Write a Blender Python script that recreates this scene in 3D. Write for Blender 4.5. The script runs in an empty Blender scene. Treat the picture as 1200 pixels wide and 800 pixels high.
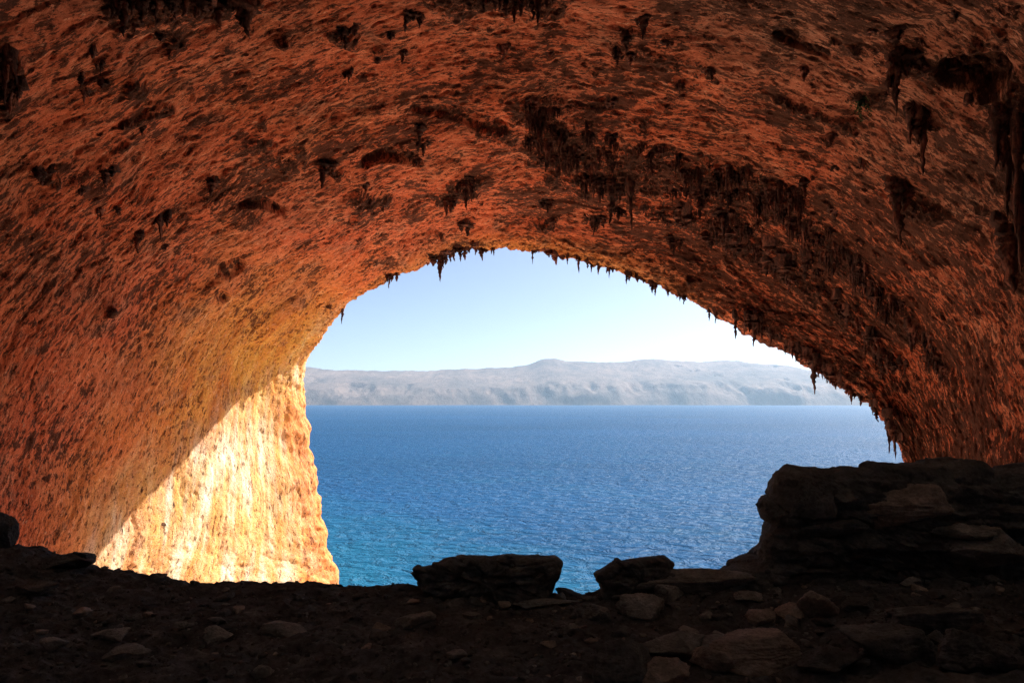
import bpy, math, random
import numpy as np
from mathutils import Vector
from mathutils.bvhtree import BVHTree

RNG = np.random.default_rng(7)
random.seed(7)
SC = bpy.context.scene
COL = SC.collection
F, CX, HY = 800.0, 600.0, 468.0       # focal length, centre column and horizon row of the 1200x800 photograph
SEA_Z = -80.0

# ------------------------------------------------------------------ noise
_P = np.random.default_rng(3).permutation(256).astype(np.int32)
_P = np.concatenate([_P, _P, _P])
_G = np.random.default_rng(5).normal(size=(256, 3)).astype(np.float32)
_G /= np.linalg.norm(_G, axis=1, keepdims=True)


def pnoise(x, y, z, seed=0):
    x = np.asarray(x, np.float32) + seed * 17.31
    y = np.asarray(y, np.float32) + seed * 5.77
    z = np.asarray(z, np.float32) + seed * 9.13
    x, y, z = np.broadcast_arrays(x, y, z)
    xi, yi, zi = np.floor(x), np.floor(y), np.floor(z)
    fx, fy, fz = x - xi, y - yi, z - zi
    xi, yi, zi = xi.astype(np.int32) & 255, yi.astype(np.int32) & 255, zi.astype(np.int32) & 255
    u, v, w = (t * t * t * (t * (t * 6 - 15) + 10) for t in (fx, fy, fz))
    r = 0
    for dx in (0, 1):
        wx = u if dx else 1 - u
        a = _P[xi + dx]
        for dy in (0, 1):
            wy = v if dy else 1 - v
            b = _P[a + yi + dy]
            for dz in (0, 1):
                wz = w if dz else 1 - w
                g = _G[_P[b + zi + dz]]
                r = r + wx * wy * wz * (g[..., 0] * (fx - dx) + g[..., 1] * (fy - dy) + g[..., 2] * (fz - dz))
    return r * 1.6


def fbm(x, y, z, octs=4, seed=0, gain=0.5):
    a, f, s = 1.0, 1.0, 0.0
    for o in range(octs):
        s = s + a * pnoise(x * f, y * f, z * f, seed + o * 3)
        a *= gain
        f *= 2.03
    return s


def ridged(x, y, z, octs=4, seed=0, gain=0.5):
    a, f, s = 1.0, 1.0, 0.0
    for o in range(octs):
        s = s + a * (1 - 2 * np.abs(pnoise(x * f, y * f, z * f, seed + o * 3)))
        a *= gain
        f *= 2.03
    return s


def worley(u, v, seed=0):
    """Random chips: per-chip value, position inside the chip, and how far the next chip is."""
    ui, vi = np.floor(u).astype(np.int32), np.floor(v).astype(np.int32)
    f1 = np.full(u.shape, 9.0, np.float32)
    f2 = f1.copy()
    val, ox, oy = np.zeros_like(f1), np.zeros_like(f1), np.zeros_like(f1)
    for i in (-1, 0, 1):
        for j in (-1, 0, 1):
            a, b = ui + i, vi + j
            h = _P[_P[(a + seed) & 255] + (b & 255)]
            h2 = _P[h + 37 + (seed & 31)]
            dx = a + 0.1 + 0.8 * h / 255.0 - u
            dy = b + 0.1 + 0.8 * h2 / 255.0 - v
            d = np.hypot(dx, dy).astype(np.float32)
            m = d < f1
            f2 = np.where(m, f1, np.minimum(f2, d))
            val = np.where(m, _P[h + h2] / 255.0, val)
            ox, oy = np.where(m, dx, ox), np.where(m, dy, oy)
            f1 = np.where(m, d, f1)
    return val, ox, oy, f2 - f1


def sstep(a, b, x):
    t = np.clip((x - a) / (b - a), 0, 1)
    return t * t * (3 - 2 * t)


# ------------------------------------------------------------------ mesh helpers
def grid_faces(nr, nc, wrap=False, flip=False):
    r = np.arange(nr - 1)[:, None]
    c = np.arange(nc if wrap else nc - 1)[None, :]
    c2 = (c + 1) % nc
    f = np.stack([r * nc + c, r * nc + c2, (r + 1) * nc + c2, (r + 1) * nc + c], -1).reshape(-1, 4)
    return f[:, ::-1] if flip else f


def make_mesh(name, verts, quads, mat, attrs=None, tris=None, smooth=True):
    verts = np.ascontiguousarray(verts, np.float32)
    quads = np.asarray(quads, np.int32).reshape(-1, 4)
    tris = np.zeros((0, 3), np.int32) if tris is None else np.asarray(tris, np.int32).reshape(-1, 3)
    me = bpy.data.meshes.new(name)
    me.vertices.add(len(verts))
    me.vertices.foreach_set("co", verts.ravel())
    loops = np.concatenate([quads.ravel(), tris.ravel()]).astype(np.int32)
    nq, nt = len(quads), len(tris)
    me.loops.add(len(loops))
    me.loops.foreach_set("vertex_index", loops)
    starts = np.concatenate([np.arange(nq) * 4, nq * 4 + np.arange(nt) * 3]).astype(np.int32)
    me.polygons.add(nq + nt)
    me.polygons.foreach_set("loop_start", starts)
    me.update(calc_edges=True)
    if smooth:
        me.polygons.foreach_set("use_smooth", np.ones(nq + nt, bool))
    for k, v in (attrs or {}).items():
        v = np.asarray(v, np.float32)
        if v.ndim == 1:
            me.attributes.new(k, 'FLOAT', 'POINT').data.foreach_set("value", v)
        else:
            me.attributes.new(k, 'FLOAT_VECTOR', 'POINT').data.foreach_set("vector", np.ascontiguousarray(v).ravel())
    if mat:
        me.materials.append(mat)
    me.validate()
    return me


def link(name, me, loc=(0, 0, 0), parent=None):
    o = bpy.data.objects.new(name, me)
    o.location = loc
    COL.objects.link(o)
    if parent:
        o.parent = parent
    return o


def tag(o, label=None, cat=None, group=None, kind=None):
    for k, v in (("label", label), ("category", cat), ("group", group), ("kind", kind)):
        if v:
            o[k] = v
    return o


# ------------------------------------------------------------------ materials
class NT:
    def __init__(self, name):
        self.m = bpy.data.materials.new(name)
        self.m.use_nodes = True
        self.t = self.m.node_tree
        self.t.nodes.clear()
        self.out = self.t.nodes.new('ShaderNodeOutputMaterial')

    def n(self, typ, **kw):
        nd = self.t.nodes.new(typ)
        for k, v in kw.items():
            if k.startswith('i_'):
                nd.inputs[k[2:]].default_value = v
            else:
                setattr(nd, k, v)
        return nd

    def l(self, a, b):
        self.t.links.new(a, b)

    def noise(self, vec, scale, detail=4, rough=0.55, dist=0.0):
        nd = self.n('ShaderNodeTexNoise')
        nd.inputs['Scale'].default_value = scale
        nd.inputs['Detail'].default_value = detail
        nd.inputs['Roughness'].default_value = rough
        nd.inputs['Distortion'].default_value = dist
        if vec is not None:
            self.l(vec, nd.inputs['Vector'])
        return nd.outputs['Fac']

    def ramp(self, fac, stops):
        nd = self.n('ShaderNodeValToRGB')
        els = nd.color_ramp.elements
        while len(els) < len(stops):
            els.new(0.5)
        for e, (p, c) in zip(els, stops):
            e.position = p
            e.color = (*c, 1) if isinstance(c, tuple) else (c, c, c, 1)
        self.l(fac, nd.inputs['Fac'])
        return nd.outputs['Color']

    def mix(self, fac, a, b, mode='MIX'):
        nd = self.n('ShaderNodeMix', data_type='RGBA', blend_type=mode)
        for s, v in (('Factor', fac), ('A', a), ('B', b)):
            sock = [i for i in nd.inputs if i.name == s and (i.type == 'RGBA' or s == 'Factor' and i.type == 'VALUE')][0]
            if hasattr(v, 'links') or hasattr(v, 'is_linked'):
                self.l(v, sock)
            elif s == 'Factor':
                sock.default_value = v
            else:
                sock.default_value = (*v, 1)
        return [o for o in nd.outputs if o.type == 'RGBA'][0]

    def math(self, op, a, b=None, clamp=False):
        nd = self.n('ShaderNodeMath', operation=op, use_clamp=clamp)
        for i, v in enumerate((a, b)):
            if v is None:
                continue
            if hasattr(v, 'is_linked'):
                self.l(v, nd.inputs[i])
            else:
                nd.inputs[i].default_value = v
        return nd.outputs[0]

    def attr(self, name, out='Fac'):
        return self.n('ShaderNodeAttribute', attribute_name=name).outputs[out]

    def scale(self, vec, s):
        nd = self.n('ShaderNodeVectorMath', operation='MULTIPLY')
        self.l(vec, nd.inputs[0])
        nd.inputs[1].default_value = s
        return nd.outputs[0]

    def pos(self):
        return self.n('ShaderNodeNewGeometry').outputs['Position']

    def obj(self):
        return self.n('ShaderNodeTexCoord').outputs['Object']

    def bump(self, h, strength, dist, normal=None):
        nd = self.n('ShaderNodeBump')
        nd.inputs['Strength'].default_value = strength
        nd.inputs['Distance'].default_value = dist
        self.l(h, nd.inputs['Height'])
        if normal is not None:
            self.l(normal, nd.inputs['Normal'])
        return nd.outputs['Normal']

    def surf(self, color, rough=0.9, normal=None, spec=0.2, **kw):
        p = self.n('ShaderNodeBsdfPrincipled')
        if hasattr(color, 'is_linked'):
            self.l(color, p.inputs['Base Color'])
        else:
            p.inputs['Base Color'].default_value = (*color, 1)
        p.inputs['Roughness'].default_value = rough
        p.inputs['Specular IOR Level'].default_value = spec
        for k, v in kw.items():
            p.inputs[k].default_value = v
        if normal is not None:
            self.l(normal, p.inputs['Normal'])
        self.l(p.outputs[0], self.out.inputs['Surface'])
        return self.m


def mat_cave():
    t = NT('cave_limestone')
    s = t.attr('strata', 'Vector')
    along = t.scale(s, (0.66, 1.0, 1.0))          # stretched along the drip lines of the wall
    along2 = t.scale(s, (0.13, 1.0, 1.0))
    big = t.noise(s, 0.22, 4, 0.6)
    mid = t.noise(along, 1.1, 7, 0.68, 0.15)
    fine = t.noise(along, 4.2, 7, 0.74, 0.1)
    grain = t.noise(s, 11.0, 5, 0.7)
    # orange iron-stained limestone
    c = t.ramp(mid, [(0.25, (0.38, 0.086, 0.046)), (0.42, (0.60, 0.142, 0.072)), (0.58, (0.71, 0.198, 0.10)), (0.78, (0.77, 0.32, 0.20))])
    c = t.mix(t.ramp(big, [(0.40, 0.0), (0.62, 0.75)]), c, (0.66, 0.135, 0.062))
    # ochre and pale flowstone towards the left jamb; some of the paleness is painted sunlight
    streak = t.noise(along2, 0.9, 5, 0.6, 0.4)
    ochre = t.ramp(streak, [(0.30, (0.54, 0.18, 0.03)), (0.46, (0.66, 0.305, 0.055)), (0.58, (0.72, 0.39, 0.085)), (0.70, (0.80, 0.55, 0.24))])
    ochre = t.mix(t.ramp(fine, [(0.46, 0.0), (0.64, 0.8)]), ochre, (0.60, 0.22, 0.06))
    c = t.mix(t.attr('ochre'), c, ochre)
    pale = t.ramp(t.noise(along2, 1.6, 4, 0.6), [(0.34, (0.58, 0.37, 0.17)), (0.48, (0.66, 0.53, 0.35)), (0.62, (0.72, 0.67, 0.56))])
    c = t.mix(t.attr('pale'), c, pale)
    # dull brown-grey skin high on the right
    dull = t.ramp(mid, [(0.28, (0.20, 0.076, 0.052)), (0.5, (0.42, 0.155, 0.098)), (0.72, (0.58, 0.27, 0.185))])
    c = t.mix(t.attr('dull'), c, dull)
    # fine value variation
    c = t.mix(0.6, c, t.ramp(grain, [(0.34, 0.3), (0.5, 1.0)]), 'MULTIPLY')
    # pale calcite flecks and greyer worn patches
    fl = t.noise(t.scale(s, (0.4, 1.0, 1.0)), 7.0, 4, 0.65)
    c = t.mix(t.math('MULTIPLY', t.math('MULTIPLY', t.math('SUBTRACT', fl, 0.60), 14.0, True), 0.55), c, (0.78, 0.46, 0.32))
    gp = t.noise(s, 0.45, 5, 0.65, 0.6)
    c = t.mix(t.math('MULTIPLY', t.math('MULTIPLY', t.math('SUBTRACT', gp, 0.56), 9.0, True), 0.40), c, (0.36, 0.20, 0.145))
    # long dark bedding seams across the right side of the vault
    seam = t.noise(t.scale(s, (0.06, 1.0, 1.0)), 1.5, 5, 0.62, 0.25)
    c = t.mix(t.math('MULTIPLY', t.math('MULTIPLY', t.math('SUBTRACT', seam, 0.575), 16.0, True), t.math('MULTIPLY', t.attr('seam'), 0.8)), c, (0.085, 0.036, 0.026))
    # black crusts, dark strokes and specks
    sp1 = t.noise(t.scale(s, (0.45, 1.0, 1.0)), 2.0, 7, 0.72, 0.2)
    sp2 = t.noise(t.scale(s, (0.55, 1.0, 1.0)), 4.2, 6, 0.72, 0.15)
    sp3 = t.noise(t.scale(s, (0.28, 1.0, 1.0)), 7.0, 5, 0.70, 0.1)
    thr = t.attr('speck')
    m1 = t.math('MULTIPLY', t.math('SUBTRACT', t.math('ADD', sp1, t.math('MULTIPLY', thr, 0.16)), 0.655), 28.0, True)
    m2 = t.math('MULTIPLY', t.math('SUBTRACT', t.math('ADD', sp2, t.math('MULTIPLY', thr, 0.13)), 0.618), 30.0, True)
    m3 = t.math('MULTIPLY', t.math('MULTIPLY', t.math('SUBTRACT', t.math('ADD', sp3, t.math('MULTIPLY', t.math('SUBTRACT', gp, 0.5), 0.35)), 0.57), 18.0, True), 0.8)
    dk = t.math('MAXIMUM', t.math('MAXIMUM', m1, m2), m3)
    crust = t.ramp(grain, [(0.3, (0.025, 0.012, 0.010)), (0.7, (0.085, 0.032, 0.022))])
    dkc = t.mix(t.attr('ochre'), crust, (0.15, 0.046, 0.02))
    c = t.mix(t.math('MULTIPLY', dk, 0.9), c, dkc)
    d = t.attr('dark')  # crusted bands, plus the painted shade of the hollows
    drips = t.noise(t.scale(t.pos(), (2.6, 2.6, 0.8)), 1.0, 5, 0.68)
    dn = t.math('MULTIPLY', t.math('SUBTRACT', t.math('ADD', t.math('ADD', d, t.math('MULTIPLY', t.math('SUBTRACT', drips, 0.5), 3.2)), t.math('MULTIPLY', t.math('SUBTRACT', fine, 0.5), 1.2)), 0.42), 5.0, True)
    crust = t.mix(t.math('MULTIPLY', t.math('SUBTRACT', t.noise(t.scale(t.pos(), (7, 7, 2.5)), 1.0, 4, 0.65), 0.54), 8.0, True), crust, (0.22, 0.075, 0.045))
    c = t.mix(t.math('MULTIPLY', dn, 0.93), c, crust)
    c = t.mix(t.attr('grey'), c, t.ramp(mid, [(0.3, (0.50, 0.50, 0.50)), (0.6, (0.72, 0.72, 0.71))]))  # unseen rear of the cave, made pale to throw light forward
    h = t.math('ADD', t.math('MULTIPLY', fine, 0.7), t.math('MULTIPLY', grain, 0.3))
    h = t.math('SUBTRACT', h, t.math('MULTIPLY', m3, 0.25))
    nrm = t.bump(h, 1.0, 0.15)
    return t.surf(c, 0.92, nrm, 0.15)


def mat_tufa(name='dark_tufa', k=1.0):
    t = NT(name)
    p = t.pos()
    n1 = t.noise(t.scale(p, (1.6, 1.6, 0.5)), 1.7, 5, 0.65)
    n2 = t.noise(p, 9.0, 4, 0.65)
    c = t.ramp(n1, [(0.3, (0.036 * k, 0.019 * k, 0.016 * k)), (0.50, (0.08 * k, 0.034 * k, 0.028 * k)), (0.68, (0.25 * k, 0.082 * k, 0.055 * k))])
    c = t.mix(0.5, c, t.ramp(n2, [(0.3, 0.5), (0.6, 1.0)]), 'MULTIPLY')
    return t.surf(c, 0.95, t.bump(n2, 0.8, 0.12), 0.12)


def mat_rock(name, lo, mid, hi, bump=0.8):
    t = NT(name)
    p = t.pos()
    n0 = t.noise(p, 0.55, 4, 0.6)
    n1 = t.noise(p, 2.4, 7, 0.68, 0.3)
    n2 = t.noise(p, 15.0, 6, 0.7)
    c = t.ramp(n1, [(0.3, lo), (0.52, mid), (0.74, hi)])
    c = t.mix(t.ramp(n0, [(0.4, 0.0), (0.65, 0.6)]), c, tuple(0.6 * v for v in mid))
    c = t.mix(0.7, c, t.ramp(n2, [(0.3, 0.35), (0.62, 1.0)]), 'MULTIPLY')
    h = t.math('ADD', t.math('MULTIPLY', n1, 0.6), t.math('MULTIPLY', n2, 0.3))
    return t.surf(c, 0.95, t.bump(h, bump, 0.15), 0.15)


def mat_ground():
    t = NT('earth_and_scree')
    p = t.pos()
    n1 = t.noise(p, 1.4, 7, 0.68)
    n2 = t.noise(p, 9.0, 6, 0.72)
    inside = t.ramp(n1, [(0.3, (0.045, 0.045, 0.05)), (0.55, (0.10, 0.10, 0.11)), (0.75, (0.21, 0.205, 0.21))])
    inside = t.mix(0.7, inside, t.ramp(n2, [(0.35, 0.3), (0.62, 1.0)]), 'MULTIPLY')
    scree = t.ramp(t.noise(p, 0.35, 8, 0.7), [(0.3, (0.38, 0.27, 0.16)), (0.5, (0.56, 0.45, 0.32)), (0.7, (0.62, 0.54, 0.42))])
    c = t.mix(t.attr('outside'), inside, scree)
    c = t.mix(t.attr('floor_bounce'), c, t.ramp(n1, [(0.3, (0.34, 0.335, 0.33)), (0.7, (0.55, 0.545, 0.54))]))  # unseen floor by the camera, made pale to reflect light onto the rocks
    h = t.math('ADD', t.math('MULTIPLY', n1, 0.5), t.math('MULTIPLY', n2, 0.4))
    return t.surf(c, 0.97, t.bump(h, 0.9, 0.12), 0.1)


def mat_sea():
    t = NT('sea_water')
    p = t.pos()
    big = t.noise(t.scale(p, (0.0009, 0.0022, 1)), 1.0, 4, 0.6, 0.5)
    col = t.ramp(big, [(0.35, (0.0035, 0.041, 0.108)), (0.65, (0.006, 0.053, 0.138))])
    sep = t.n('ShaderNodeSeparateXYZ')
    t.l(p, sep.inputs[0])
    # turquoise shallows close under the cliff, on the left
    near = t.math('SUBTRACT', 1.0, t.math('DIVIDE', t.math('ADD', sep.outputs['Y'], t.math('MULTIPLY', sep.outputs['X'], 1.1)), 440.0), True)
    near = t.math('MULTIPLY', t.math('ADD', near, t.math('MULTIPLY', t.math('SUBTRACT', t.noise(p, 0.02, 4, 0.6), 0.5), 0.5)), 1.2, True)
    col = t.mix(near, col, (0.005, 0.090, 0.150))
    w1 = t.noise(t.scale(p, (0.8, 1.0, 1)), 0.055, 3, 0.55, 0.6)
    w2 = t.noise(t.scale(p, (0.75, 1.0, 1)), 0.12, 4, 0.6, 0.7)
    w3 = t.noise(p, 0.6, 4, 0.6, 0.4)
    h = t.math('ADD', t.math('ADD', t.math('MULTIPLY', w1, 4.0), t.math('MULTIPLY', w2, 6.0)), t.math('MULTIPLY', w3, 0.6))
    nrm = t.bump(h, 1.0, 1.0)
    # wind-roughened water: mostly the blue that wells up from below, a little mirrored sky that grows on waves seen edge-on
    lw = t.n('ShaderNodeLayerWeight', i_Blend=0.25)
    t.l(nrm, lw.inputs['Normal'])
    fac = t.math('MULTIPLY', lw.outputs['Fresnel'], 0.21)
    dif = t.n('ShaderNodeBsdfDiffuse')
    t.l(col, dif.inputs['Color'])
    t.l(nrm, dif.inputs['Normal'])
    gl = t.n('ShaderNodeBsdfGlossy', i_Roughness=0.28)
    t.l(nrm, gl.inputs['Normal'])
    mx = t.n('ShaderNodeMixShader')
    t.l(fac, mx.inputs[0])
    t.l(dif.outputs[0], mx.inputs[1])
    t.l(gl.outputs[0], mx.inputs[2])
    t.l(mx.outputs[0], t.out.inputs['Surface'])
    return t.m


def mat_island():
    t = NT('bare_island_rock')
    p = t.pos()
    n = t.noise(p, 0.0011, 7, 0.65)
    n2 = t.noise(t.scale(p, (1, 0.6, 0.35)), 0.009, 7, 0.74)
    c = t.ramp(n, [(0.36, (0.075, 0.058, 0.05)), (0.5, (0.135, 0.096, 0.078)), (0.64, (0.195, 0.136, 0.108))])
    c = t.mix(0.8, c, t.ramp(n2, [(0.35, 0.40), (0.6, 1.0)]), 'MULTIPLY')
    return t.surf(c, 0.95, t.bump(n2, 0.7, 60.0), 0.1)


# ------------------------------------------------------------------ the cave: a big vaulted hollow with a stony lip and cliff outside
def px2w(px, py, Y):
    return ((px - CX) / F * Y, Y, (HY - py) / F * Y)


def crom(P, knots, q):
    """Cubic Hermite through P (n,...) at knots, sampled at q."""
    P = np.asarray(P, float)
    n = len(P)
    d = np.empty_like(P)
    for i in range(n):
        a, b = max(i - 1, 0), min(i + 1, n - 1)
        if a == i or b == i:
            d[i] = (P[b] - P[a]) / (knots[b] - knots[a])
        else:
            h0, h1 = knots[i] - knots[a], knots[b] - knots[i]
            d[i] = ((P[i] - P[a]) / h0 * h1 + (P[b] - P[i]) / h1 * h0) / (h0 + h1)
    k = np.clip(np.searchsorted(knots, q, 'right') - 1, 0, n - 2)
    h = (knots[k + 1] - knots[k])
    s = (q - knots[k]) / h
    sh = (-1,) + (1,) * (P.ndim - 1)
    s, h = s.reshape(sh), h.reshape(sh)
    return ((2 * s**3 - 3 * s**2 + 1) * P[k] + (s**3 - 2 * s**2 + s) * h * d[k]
            + (-2 * s**3 + 3 * s**2) * P[k + 1] + (s**3 - s**2) * h * d[k + 1])


MOUTH = [(418, 1080, 56), (396, 690, 56), (374, 590, 55.5), (357, 466, 55), (393, 372, 54), (492, 306, 52), (622, 290, 50),
         (765, 331, 49), (893, 392, 48), (1000, 457, 47), (1046, 508, 46), (1082, 600, 46), (1110, 1000, 46)]
mouth = np.array([px2w(*m) for m in MOUTH])


def ring(Y, xl, xr, zc, zb=-3.0, sq=1.0):
    pts = [(xl * 0.97, Y, -40), (xl, Y, -15), (xl, Y, -8.5)]
    xc = (xl + xr) / 2
    hw = (xr - xl) / 2
    for a in (180, 150, 120, 90, 66, 43, 21, 0):
        c, s = math.cos(math.radians(a)), math.sin(math.radians(a))
        c = math.copysign(abs(c) ** sq, c)
        s = s ** sq
        pts.append((xc + hw * c, Y, zb + (zc - zb) * s))
    pts += [(xr, Y, -10), (xr * .97, Y, -40)]
    return np.array(pts)


def flange(out, dy):
    c = np.array([3.0, 0, -6.0])
    p = mouth.copy()
    d = p - c
    d[:, 1] = 0
    d /= np.linalg.norm(d, axis=1, keepdims=True)
    p += d * out
    p[:, 1] += dy
    return p


RINGS = [flange(70, 10), flange(22, 4.0), flange(6.0, 2.2), flange(1.6, 1.3), mouth,
         ring(49.5, -18.4, 25.6, 11.7) * 0.45 + 0.55 * (mouth + np.array([0, -5.0, 0]) + flange(2.2, 0) - mouth),
         ring(41.0, -22.2, 28.5, 15.4), ring(32, -26.0, 30.5, 19.2), ring(20, -28.5, 31, 22.3), ring(5, -28, 30, 22.5),
         ring(-9, -24, 26, 19), ring(-19, -13, 14, 10), ring(-22.5, -3, 3.5, 1)]
RINGS = np.array(RINGS)
seg = np.linalg.norm(np.diff(RINGS, axis=0), axis=2)[:, 2:11].mean(1)
vk = np.concatenate([[0], np.cumsum(seg)])
useg = np.linalg.norm(np.diff(RINGS[6], axis=0), axis=1)
uk = np.concatenate([[0], np.cumsum(useg)])
i_m, i_y20 = 4, 8
vq = np.concatenate([np.linspace(vk[0], vk[2], 26)[:-1], np.linspace(vk[2], vk[4], 46)[:-1],
                     np.linspace(vk[4], vk[i_y20], 560)[:-1], np.linspace(vk[i_y20], vk[-1], 75)])
uq = np.concatenate([np.linspace(uk[0], uk[1], 36)[:-1], np.linspace(uk[1], uk[11], 940)[:-1], np.linspace(uk[11], uk[12], 36)])
base = crom(np.swapaxes(crom(np.swapaxes(RINGS, 0, 1), uk, uq), 0, 1), vk, vq)     # (nv, nu, 3)
NV, NU = base.shape[:2]
SU, SV = np.meshgrid(uq, vq)
du = np.gradient(base, axis=1)
dv = np.gradient(base, axis=0)
nrm = np.cross(du, dv)
nrm /= np.linalg.norm(nrm, axis=2, keepdims=True) + 1e-9
# make normals point into the hollow
if nrm[i_m + 300, NU // 2, 2] > 0:
    nrm = -nrm
X, Y, Z = base[..., 0], base[..., 1], base[..., 2]
vm = SV - vk[i_m]                                             # metres inward from the rim
Yc = np.maximum(Y, 4.0)
PX, PY = CX + F * X / Yc, HY - F * Z / Yc                      # where each point of rock is found in the photograph

# --- broad form
calm = sstep(-6, 5, vm)                                        # keeps the traced rim in place
smooth_wall = 1 - 0.62 * sstep(30, 20, vm) * sstep(8, -1, Z) * sstep(-8, -13, X)   # the left wall is a plane of flowstone
disp = 0.55 * calm * smooth_wall * fbm(X / 9, Y / 9, Z / 9, 3, 1)
disp += smooth_wall * (0.07 + 0.09 * calm) * fbm(X / 2.2, Y / 2.2, Z / 2.2, 3, 5)
# --- flutes and scales that follow the drip lines
sl = np.clip(SU - uk[1] - 4, 0, 30)
su, sv = SU, SV + 0.028 * np.clip(vm - 2, 0, 24) * (sl - sl * sl / 75) + 0.30 * fbm(X / 6, Y / 6, Z / 6, 2, 9)
flute = ridged(su / 4.2, sv / 2.4, 0 * su, 4, 11, 0.55)
disp += smooth_wall * (0.02 + 0.022 * calm) * flute
scale = ridged(su / 0.50, sv / 0.42, 0.3 + 0 * su, 3, 23, 0.65)
disp += smooth_wall * 0.022 * scale
wu = 0.15 * fbm(su / 1.1, sv / 0.8, 0 * su, 3, 25)
wv = 0.15 * fbm(su / 1.1, sv / 0.8, 0 * su + 5, 3, 26)
for (lu, lv, am, sd_) in ((5.0, 2.6, 0.12, 3), (1.15, 0.85, 0.060, 11), (0.34, 0.27, 0.050, 19)):
    val, ox, oy, edge = worley((su + wu) / lu, (sv + wv) / lv, sd_)
    disp += (0.35 + 0.65 * smooth_wall) * am * ((val - 0.5) + 0.9 * oy * (val - 0.3) + 0.5 * ox * (0.5 - val)) - am * 0.35 * sstep(0.16, 0.02, edge)
cell = fbm(su / 1.1, sv / 0.55, 0.7 + 0 * su, 2, 31)
pocket = sstep(0.42, 0.7, cell)
rough = 0.5 + 0.5 * sstep(-30, 5, Z + 0.35 * X)
disp -= 0.11 * pocket * rough * smooth_wall                                   # small hollows

# the lip itself is broken and knobbly
lip = np.exp(-(vm / 2.2) ** 2)
disp += lip * np.where((X < 0) & (Z < 4), 0.45, 1.0) * (0.22 * fbm(X / 1.5, Y / 1.5, Z / 1.5, 3, 33) + 0.12 * ridged(X / 0.6, Y / 0.6, Z / 0.6, 2, 37))
disp += lip * 0.45 * (X < 0) * sstep(5, 1, Z) * fbm(X / 3.0, Y / 3.0, Z / 2.0, 3, 39)

# --- dark encrusted bands, dark patches, and hollows with their shade painted in
def seg_dist(px, py, pts):
    best = np.full(px.shape, 1e9, np.float32)
    for (ax, ay, aw), (bx, by, bw) in zip(pts[:-1], pts[1:]):
        vx, vy = bx - ax, by - ay
        tt = np.clip(((px - ax) * vx + (py - ay) * vy) / (vx * vx + vy * vy), 0, 1)
        d = np.hypot(px - ax - tt * vx, py - ay - tt * vy) / (aw + tt * (bw - aw))
        best = np.minimum(best, d)
    return best


BANDS = [
    ([(622, 140, 18), (650, 165, 34), (710, 196, 38), (770, 205, 34), (830, 212, 26), (890, 226, 22), (940, 258, 22)], 0.82),
    ([(940, 258, 20), (985, 300, 17), (1030, 345, 14), (1075, 400, 14), (1115, 445, 12)], 0.48),
    ([(740, 240, 14), (800, 262, 14), (860, 280, 20), (920, 315, 18), (970, 350, 18), (1020, 400, 18), (1060, 450, 16)], 0.6),
    ([(420, 232, 16), (450, 236, 10)], 0.8), ([(515, 235, 10), (545, 215, 14), (560, 208, 6)], 0.8),
    ([(300, 175, 18), (330, 190, 20)], 0.55), ([(560, 150, 14), (600, 160, 16)], 0.6),
    ([(130, 5, 22), (200, 0, 26), (270, 0, 22), (300, 6, 14)], 0.9), ([(520, 0, 22), (570, 6, 26), (640, 4, 26)], 0.8),
    ([(0, 90, 16), (4, 130, 14)], 0.9), ([(1185, 120, 22), (1192, 220, 22), (1185, 330, 16)], 0.9),
    ([(1110, 85, 18), (1150, 92, 24), (1190, 100, 12)], 1.2), ([(1045, 70, 14), (1085, 90, 10)], 0.9),  # first entry paints the darkness of the roof hole
    ([(1070, 140, 12), (1095, 150, 8)], 0.9), ([(1060, 235, 14), (1100, 250, 9)], 1.0),  # dark patches beside the hanging tufa columns
    ([(910, 42, 5), (965, 70, 6)], 0.9), ([(910, 120, 6), (960, 140, 7), (1000, 160, 6)], 0.8), ([(720, 60, 8), (790, 78, 8), (840, 95, 6)], 0.5),
    ([(150, 100, 8), (165, 105, 6)], 0.8), ([(175, 122, 7), (200, 128, 6), (140, 142, 6)], 0.7), ([(375, 195, 7), (395, 205, 7)], 0.8),
    ([(400, 44, 12), (415, 46, 10)], 0.9), ([(40, 205, 7), (60, 210, 6)], 0.6), ([(950, 420, 12), (1000, 440, 14), (1050, 490, 10)], 0.5),
    ([(1000, 120, 6), (1025, 128, 6)], 0.7), ([(1170, 0, 20), (1200, 30, 16)], 0.6), ([(850, 0, 18), (900, 0, 20)], 0.4),
]
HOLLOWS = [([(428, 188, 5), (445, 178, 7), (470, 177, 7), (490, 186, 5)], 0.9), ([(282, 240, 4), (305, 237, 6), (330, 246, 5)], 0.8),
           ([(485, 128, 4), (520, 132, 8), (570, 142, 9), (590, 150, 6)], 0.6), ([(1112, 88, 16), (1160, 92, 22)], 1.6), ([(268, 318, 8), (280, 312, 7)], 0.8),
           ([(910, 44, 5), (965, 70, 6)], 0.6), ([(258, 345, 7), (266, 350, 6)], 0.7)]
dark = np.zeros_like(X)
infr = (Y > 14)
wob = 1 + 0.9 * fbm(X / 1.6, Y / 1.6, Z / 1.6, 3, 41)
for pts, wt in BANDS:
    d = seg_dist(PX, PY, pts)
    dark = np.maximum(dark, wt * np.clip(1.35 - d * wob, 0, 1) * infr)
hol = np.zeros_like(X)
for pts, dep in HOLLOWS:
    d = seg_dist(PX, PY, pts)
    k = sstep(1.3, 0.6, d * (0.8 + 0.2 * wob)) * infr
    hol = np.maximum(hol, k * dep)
dark = np.maximum(dark, np.clip(hol, 0, 1) * 0.75)  # hollows are coloured dark inside, standing in for shade
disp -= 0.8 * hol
# crusts stand a little proud and drip
knob = ridged(X / 0.55, Y / 0.55, Z / 1.6, 3, 51, 0.6)
dclip = np.clip(dark, 0, 1)
disp += dclip * (0.10 + 0.20 * knob) * sstep(0, 0.4, dclip)

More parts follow.
